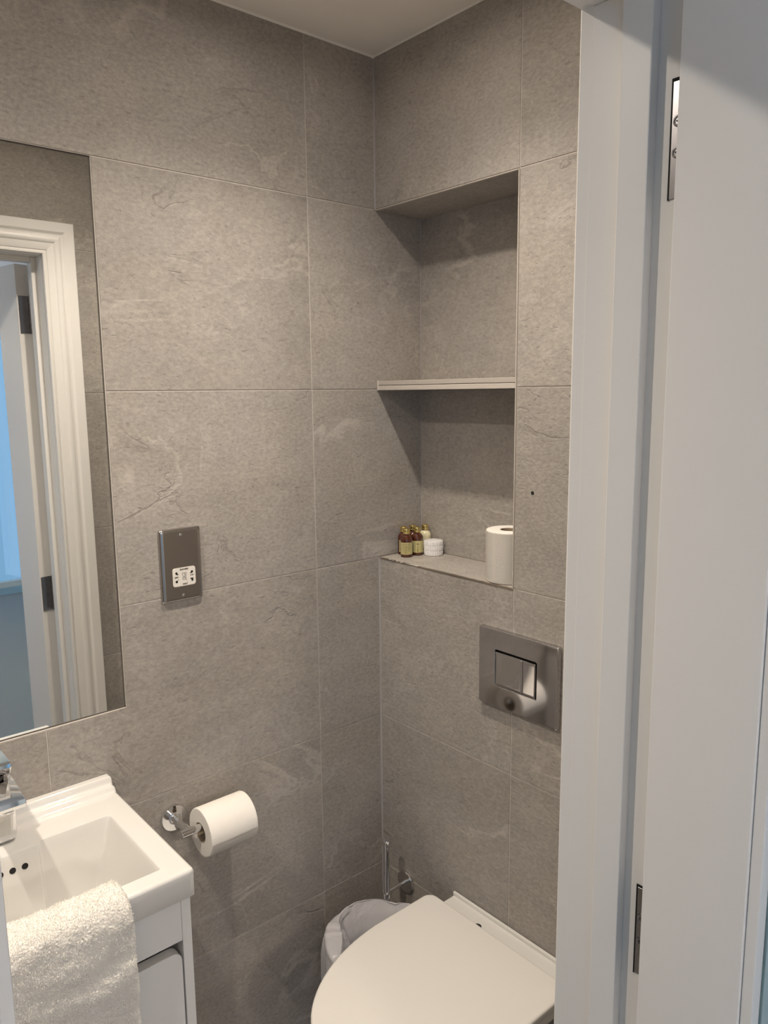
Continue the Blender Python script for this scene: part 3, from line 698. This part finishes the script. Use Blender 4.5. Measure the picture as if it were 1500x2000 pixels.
# ------------------------------------------------------------------ toiletries in the niche
def label_sleeve(cx, cy, r, z0, z1, a0, a1, rot):
    bm = bmesh.new(); prev = None; n_ = 28
    for i in range(n_+1):
        a = rot+a0+(a1-a0)*i/n_; cur = [bm.verts.new((cx+r*math.cos(a), cy+r*math.sin(a), z)) for z in (z0, z1)]
        if prev: bm.faces.new((prev[0], cur[0], cur[1], prev[1]))
        prev = cur
    bmesh.ops.solidify(bm, geom=bm.faces[:], thickness=-.0002); return bm
def wrapstrip(bm, cx, cy, r, a0, a1, z0, z1):
    prev = None; n_ = 6
    for i in range(n_+1):
        a = a0+(a1-a0)*i/n_; cur = [bm.verts.new((cx+r*math.cos(a), cy+r*math.sin(a), z)) for z in (z0, z1)]
        if prev: bm.faces.new((prev[0], cur[0], cur[1], prev[1]))
        prev = cur
CAMA = math.atan2(-1.17-.06, 1.38-.03)
def bottle(cx, cy, R, label, style, glass, rot=0, lab=True):
    z = NZ0+.0004
    o_ = empty('toiletry_bottle', (cx, cy, z), label, 'bottle', 'miniature toiletry bottles on the niche ledge')
    bm = bmesh.new()
    lathe(bm, [(0, 0), (R-.002, 0), (R-.0005, .0006), (R, .002), (R, .041), (R*.97, .0445), (R*.86, .0485), (R*.68, .0515), (R*.50, .0535), (R*.46, .0555), (R*.46, .058), (0, .058)], (cx, cy, z), (0, 0, 1), 36)
    part('bottle_body', bm, glass, o_)
    bm = bmesh.new(); rc_ = R*.55
    lathe(bm, [(rc_*.9, .0555), (rc_+.0006, .0556), (rc_+.0008, .058), (rc_, .0588), (rc_+.0004, .060), (rc_+.0004, .0665), (rc_-.0006, .0678), (rc_-.002, .0683), (0, .0683)], (cx, cy, z), (0, 0, 1), 32)
    part('cap', bm, m_cap, o_)
    if lab:
        c = CAMA+rot
        bm = label_sleeve(cx, cy, R+.0002, z+.007, z+.036, -1.25, 1.25, c); lb = part('label', bm, m_label, o_)
        bm = bmesh.new(); rr = R+.0005
        if style == 'text':
            for k in range(9):
                zz = z+.0335-k*.0029; wj = random.uniform(.5, .68)
                wrapstrip(bm, cx, cy, rr, c-.62, c-.62+wj*1.85, zz-.0008, zz)
        else:
            wrapstrip(bm, cx, cy, rr, c-.13, c+.13, z+.0268, z+.0300)
            for zz, hw in ((.0225, .06), (.0195, .09), (.0155, .14), (.0125, .13), (.0100, .10)): wrapstrip(bm, cx, cy, rr, c-hw, c+hw, z+zz-.0012, z+zz+.0004)
        part('label_print', bm, m_inkl, lb, smooth=False)
    return o_
BR = .0148
bottle(.0420, .0510, BR, 'front amber bottle with its finely printed yellow back label towards the room', 'text', m_amber, .05)
bottle(.0158, .0660, BR, 'amber bottle with yellow label nearest the left wall, half hidden', 'mark', m_amber, .42)
bottle(.0436, .0850, BR, 'amber bottle with yellow label standing beside the white soap', 'mark', m_amber, .05)
bottle(.0156, .0968, BR, 'hidden rear bottle of which only the gold cap shows', 'mark', m_amber, .1, lab=False)
bottle(.0310, .1235, BR, 'cream coloured bottle with gold cap behind the amber ones', 'mark', m_cream, .1, lab=False)
# pleated soap
sx_, sy_ = .0715, .1130
o_ = empty('wrapped_soap', (sx_, sy_, NZ0), 'round white soap in pleated paper beside the bottles', 'soap')
bm = bmesh.new(); seg_ = 144; rings = []
hs = [(.0, .0215, 0), (.0008, .0228, .3), (.006, .0232, 1), (.0120, .0230, 1), (.0126, .0222, .3), (.0135, .0232, 1), (.0190, .0234, 1), (.0240, .0231, 1), (.0247, .0222, .3), (.0256, .0232, 1), (.0310, .0230, 1), (.0345, .0226, 1), (.0358, .0215, .4), (.0356, .0195, .2)]
for h_, r_, k in hs:
    rings.append([bm.verts.new((sx_+(r_+.00065*k*math.sin(i*PI*2*29/seg_+h_*60)+.0004*k*math.sin(i*.9+h_*400))*math.cos(2*PI*i/seg_), sy_+(r_+.00065*k*math.sin(i*PI*2*29/seg_+h_*60)+.0004*k*math.sin(i*.9+h_*400))*math.sin(2*PI*i/seg_), NZ0+.0004+h_)) for i in range(seg_)])
for A, B in zip(rings, rings[1:]):
    for i in range(seg_): bm.faces.new((A[i], A[(i+1) % seg_], B[(i+1) % seg_], B[i]))
bm.faces.new(rings[0]); part('pleated_wrapper', bm, m_soap, o_)
bm = bmesh.new(); lathe(bm, [(0, .0338), (.0197, .0338), (.0197, .0348), (.018, .0352), (0, .0352)], (sx_, sy_, NZ0+.0004), (0, 0, 1), 48); part('top_disc', bm, m_soap, o_)

# ------------------------------------------------------------------ flush plate
FX0, FX1, FZ0, FZ1 = .335, .538, .942, 1.109
fp = empty('flush_plate', (.4365, 0, FZ0), 'rectangular chrome dual flush plate above the toilet', 'flush plate')
bx0, bx1, bz0, bz1 = .3790, .4865, .9890, 1.0660
bm = bmesh.new()
def pl(x, z, y): return bm.verts.new((x, -y, z))
# plate with an opening for the two buttons
O = rrect((FX0+FX1)/2, (FZ0+FZ1)/2, FX1-FX0, FZ1-FZ0, .004, 6); I = rrect((bx0+bx1)/2, (bz0+bz1)/2, bx1-bx0, bz1-bz0, .004, 6)
lv = [(O, .0, 0), (O, .0085, 0), (O, .0102, .0004), (O, .0110, .0012), (O, .0112, .0022), (O, .0112, .0032)]
rings = []
cxp, czp = (FX0+FX1)/2, (FZ0+FZ1)/2
for P, y, ins_ in lv: rings.append([pl(cxp+(a-cxp)*(1-ins_*2/(FX1-FX0)), czp+(b_-czp)*(1-ins_*2/(FZ1-FZ0)), y) for a, b_ in P])
cxb, czb = (bx0+bx1)/2, (bz0+bz1)/2
for y, k in ((.0112, .0022), (.0112, .0012), (.0106, .0003), (.0096, 0), (.003, 0)): rings.append([pl(cxb+(a-cxb)*(1+k*2/(bx1-bx0)), czb+(b_-czb)*(1+k*2/(bz1-bz0)), y) for a, b_ in I])
for A, B in zip(rings, rings[1:]):
    n_ = len(A)
    for i in range(n_): bm.faces.new((A[i], A[(i+1) % n_], B[(i+1) % n_], B[i]))
part('plate', bm, m_chromed, fp, ang=.5)
bm = bmesh.new(); box(bm, bx0+.0002, bx1-.0002, -.0035, -.0005, bz0+.0002, bz1-.0002); part('recess_back', bm, m_black, fp, smooth=False)
def button(x0, x1, name):
    bm = bmesh.new(); nx2, nz2 = 24, 24; z0, z1 = bz0+.0002, bz1-.0046; grid = []
    for i in range(nx2+1):
        r_ = []
        for j in range(nz2+1):
            x = x0+(x1-x0)*i/nx2; z = z0+(z1-z0)*j/nz2
            u = (x-bx0)/(bx1-bx0)*2-1; v = j/nz2*2-1
            e = min(i, nx2-i, j, nz2-j)
            y = .0106-.0007*(1-v*v)-.0003*(1-u*u)-(.0008 if e == 0 else 0)
            r_.append(bm.verts.new((x, -y, z)))
        grid.append(r_)
    for i in range(nx2):
        for j in range(nz2): bm.faces.new((grid[i][j], grid[i+1][j], grid[i+1][j+1], grid[i][j+1]))
    ring = [grid[i][0] for i in range(nx2+1)]+[grid[nx2][j] for j in range(1, nz2+1)]+[grid[i][nz2] for i in range(nx2-1, -1, -1)]+[grid[0][j] for j in range(nz2-1, 0, -1)]
    low = [bm.verts.new((v_.co.x, -.0037, v_.co.z)) for v_ in ring]; n_ = len(ring)
    for i in range(n_): bm.faces.new((ring[i], low[i], low[(i+1) % n_], ring[(i+1) % n_]))
    bm.faces.new(low)
    return part(name, bm, m_chromed, fp, ang=.7)
button(bx0+.0002, .4496, 'flush_button'); button(.4504, bx1-.0042, 'flush_button')

# ------------------------------------------------------------------ toilet
TC = .418
to = empty('toilet', (TC, -.02, .06), 'white wall-hung toilet with closed flat lid below the flush plate', 'toilet')
def dshape(hw, y0, yc, yf, rb, n_=40, nb=8):
    """outline, back edge at y0, straight sides to yc, elliptic nose to yf"""
    pts = []
    for i in range(nb+1):
        a = PI/2*i/nb; pts.append((TC-hw+rb-rb*math.sin(a)*1, y0-rb+rb*math.cos(a)))
    for i in range(1, n_):
        a = PI*i/n_; pts.append((TC-hw*math.cos(a), yc-(yc-yf)*math.sin(a)**1.0))
    for i in range(nb+1):
        a = PI/2*i/nb; pts.append((TC+hw-rb+rb*math.cos(a), y0-rb+rb*math.sin(a)))
    return pts
def loft(bm, secs, cap0=True, cap1=True, crown=0):
    rings = [[bm.verts.new((x, y, z)) for x, y in P] for P, z in secs]
    for A, B in zip(rings, rings[1:]):
        n_ = len(A)
        for i in range(n_): bm.faces.new((A[i], A[(i+1) % n_], B[(i+1) % n_], B[i]))
    if cap0: bm.faces.new(rings[0][::-1])
    if cap1: bm.faces.new(rings[-1])
D = lambda k, y0=-.046, yf=-.492: dshape(.1955-k, y0-k, -.19, yf+k, .022-min(k, .015)*.5)
bm = bmesh.new()
LT = .4520
loft(bm, [(D(.006), LT-.0165), (D(.0015), LT-.0155), (D(0), LT-.012), (D(0), LT-.005), (D(.0008), LT-.0022), (D(.003), LT-.0006), (D(.007), LT), (D(.03), LT+.0012), (D(.06), LT+.0018), (D(.10), LT+.0021)])
part('lid', bm, m_seat, to, ang=.9)
bm = bmesh.new(); loft(bm, [(D(.008), LT-.0375), (D(.003), LT-.0365), (D(.002), LT-.033), (D(.002), LT-.0205), (D(.004), LT-.0185), (D(.008), LT-.018)]); part('seat', bm, m_seat, to, ang=.9)
def PN(hw, y0, yc, yf, rb=.03): return dshape(hw, y0, yc, yf, rb)
bm = bmesh.new()
loft(bm, [(PN(.080, -.003, -.10, -.26), .075), (PN(.095, -.002, -.11, -.33), .10), (PN(.105, -.002, -.13, -.385), .18), (PN(.112, -.002, -.16, -.43), .28), (PN(.120, -.002, -.18, -.462), .355), (PN(.150, -.002, -.185, -.472), .388), (PN(.178, -.002, -.19, -.478), .402), (PN(.181, -.002, -.19, -.481), .409), (PN(.176, -.002, -.19, -.476), .4135)])
part('pan', bm, m_cer, to, ang=.9)
bm = bmesh.new(); box(bm, TC-.158, TC+.172, -.0445, -.0015, .405, LT-.008, .003, 3); part('hinge_deck', bm, m_cer, to)
bm = bmesh.new(); box(bm, TC-.160, TC+.174, -.0085, -.0012, .415, LT+.0005, .0025, 3); part('rear_lip', bm, m_cer, to)
bm = bmesh.new(); lathe(bm, [(.0088, 0), (.0088, .0004), (0, .0005)], (TC-.050, -.0445, LT-.0079), (0, 0, 1), 28); part('hinge_slot', bm, m_black, to)

# ------------------------------------------------------------------ waste bin with liner
BC = Vector((.187, -.165)); BZ = .380
bn = empty('waste_bin', (BC.x, BC.y, 0), 'small round waste bin with a translucent white liner in the corner beside the toilet', 'bin')
bm = bmesh.new(); lathe(bm, [(0, .002), (.078, .002), (.082, .006), (.112, .30), (.118, .340), (.1165, .340), (.080, .010), (0, .010)], (BC.x, BC.y, 0), (0, 0, 1), 48); part('bin_shell', bm, m_bin, bn)
prof = [(.045, .10), (.062, .15), (.078, .22), (.090, .28), (.098, .325), (.110, .352), (.121, .371), (.1262, .3812), (.1270, .3820), (.1282, .3790), (.1310, .364), (.1335, .345), (.1355, .318), (.1365, .285), (.1370, .25), (.1365, .215), (.1350, .19)]
fine_ = []
for (a, b_), (c_, d_) in zip(prof, prof[1:]):
    for k in range(5): fine_.append((a+(c_-a)*k/5, b_+(d_-b_)*k/5))
fine_.append(prof[-1]); NA = 240
vs = []; NP = len(fine_)
folds = [(random.uniform(0, 2*PI), random.uniform(.05, .28), random.uniform(.5, 1)*random.choice((-1, 1)), random.uniform(-2.5, 2.5)) for _ in range(34)]
for k, (r, z) in enumerate(fine_):
    inside = k < NP*.45; amp = .0030 if abs(z-BZ) < .012 else (.0150 if inside else .0085)
    for i in range(NA):
        a = 2*PI*i/NA; dsp = 0
        for (c0, wdt, am, sl) in folds:
            dlt = (a-c0-sl*(BZ-z)+PI) % (2*PI)-PI
            dsp += am*math.exp(-abs(dlt)/wdt*1.6)
        dsp = max(-1.2, min(1.2, dsp))
        rr = r+amp*dsp*(1 if not inside else -1)*(1 if inside else (.6+.4*math.sin(a*3+1)))
        if not inside: rr = max(rr, r-.008)
        rr = min(rr, .139)
        w_in = 1 if k <= 35 else max(0, 1-(k-35)/11); rr *= 1-.30*w_in*math.exp(-((((a-math.radians(236)+PI) % (2*PI))-PI)/.62)**2)
        if inside: rr = min(rr, max(.03, r+.001))
        for _ in range(30):
            qx, qy = BC.x+rr*math.cos(a), BC.y+rr*math.sin(a)
            if ((qx < .297 or z > .40) and math.hypot(qx-.092, qy+.066) > .0088 and (z > .25 or math.hypot(qx-.080, qy+.054) > .0375)) and qy < -.004: break
            rr -= .001
        vs.append((BC.x+rr*math.cos(a), BC.y+rr*math.sin(a), z+(.004*math.sin(a*2+.6)+.003*math.sin(a*5)+.0035*dsp)*(1 if .3 < z else .4)))
fs = [(k*NA+i, k*NA+(i+1) % NA, (k+1)*NA+(i+1) % NA, (k+1)*NA+i) for k in range(NP-1) for i in range(NA)]
me = bpy.data.meshes.new('bin_liner'); me.from_pydata(vs, [], fs); me.update(); o = objme('bin_liner', me, m_liner, bn, ang=.9)
o['label'] = 'crumpled translucent plastic liner folded over the rim'

# ------------------------------------------------------------------ toilet brush
tb = empty('toilet_brush', (.092, 0, .390), 'chrome toilet brush on a round wall fixing behind the bin', 'toilet brush')
bxx, byy = .092, -.066
bm = bmesh.new(); lathe(bm, [(0, .0002), (.0262, .0002), (.0272, .0012), (.0272, .0065), (.0260, .0080), (.012, .0085), (0, .0085)], (bxx, 0, .390), (0, -1, 0), 48); part('wall_rose', bm, m_chrome, tb)
bm = bmesh.new(); cyl(bm, (bxx, -.007, .390), (bxx, byy+.004, .388), .0048, 20); part('arm', bm, m_chrome, tb)
bm = bmesh.new(); lathe(bm, [(0, .150), (.0060, .150), (.0060, .36), (.0068, .38), (.0074, .42), (.0075, .512), (.0080, .5155), (.0114, .517), (.0116, .5275), (.0106, .5295), (0, .530)], (bxx, byy, 0), (0, 0, 1), 28); part('handle', bm, m_chrome, tb)
bm = bmesh.new(); lathe(bm, [(.0070, .378), (.0110, .378), (.0115, .380), (.0115, .388), (.0105, .390), (.0070, .390)], (bxx, byy, 0), (0, 0, 1), 28, True); part('holder_ring', bm, m_chrome, tb)
bm = bmesh.new(); lathe(bm, [(0, .08), (.030, .08), (.034, .085), (.036, .24), (.034, .24), (.032, .088), (0, .088)], (bxx-.012, byy+.012, 0), (0, 0, 1), 32); part('pot', bm, m_chrome, tb)
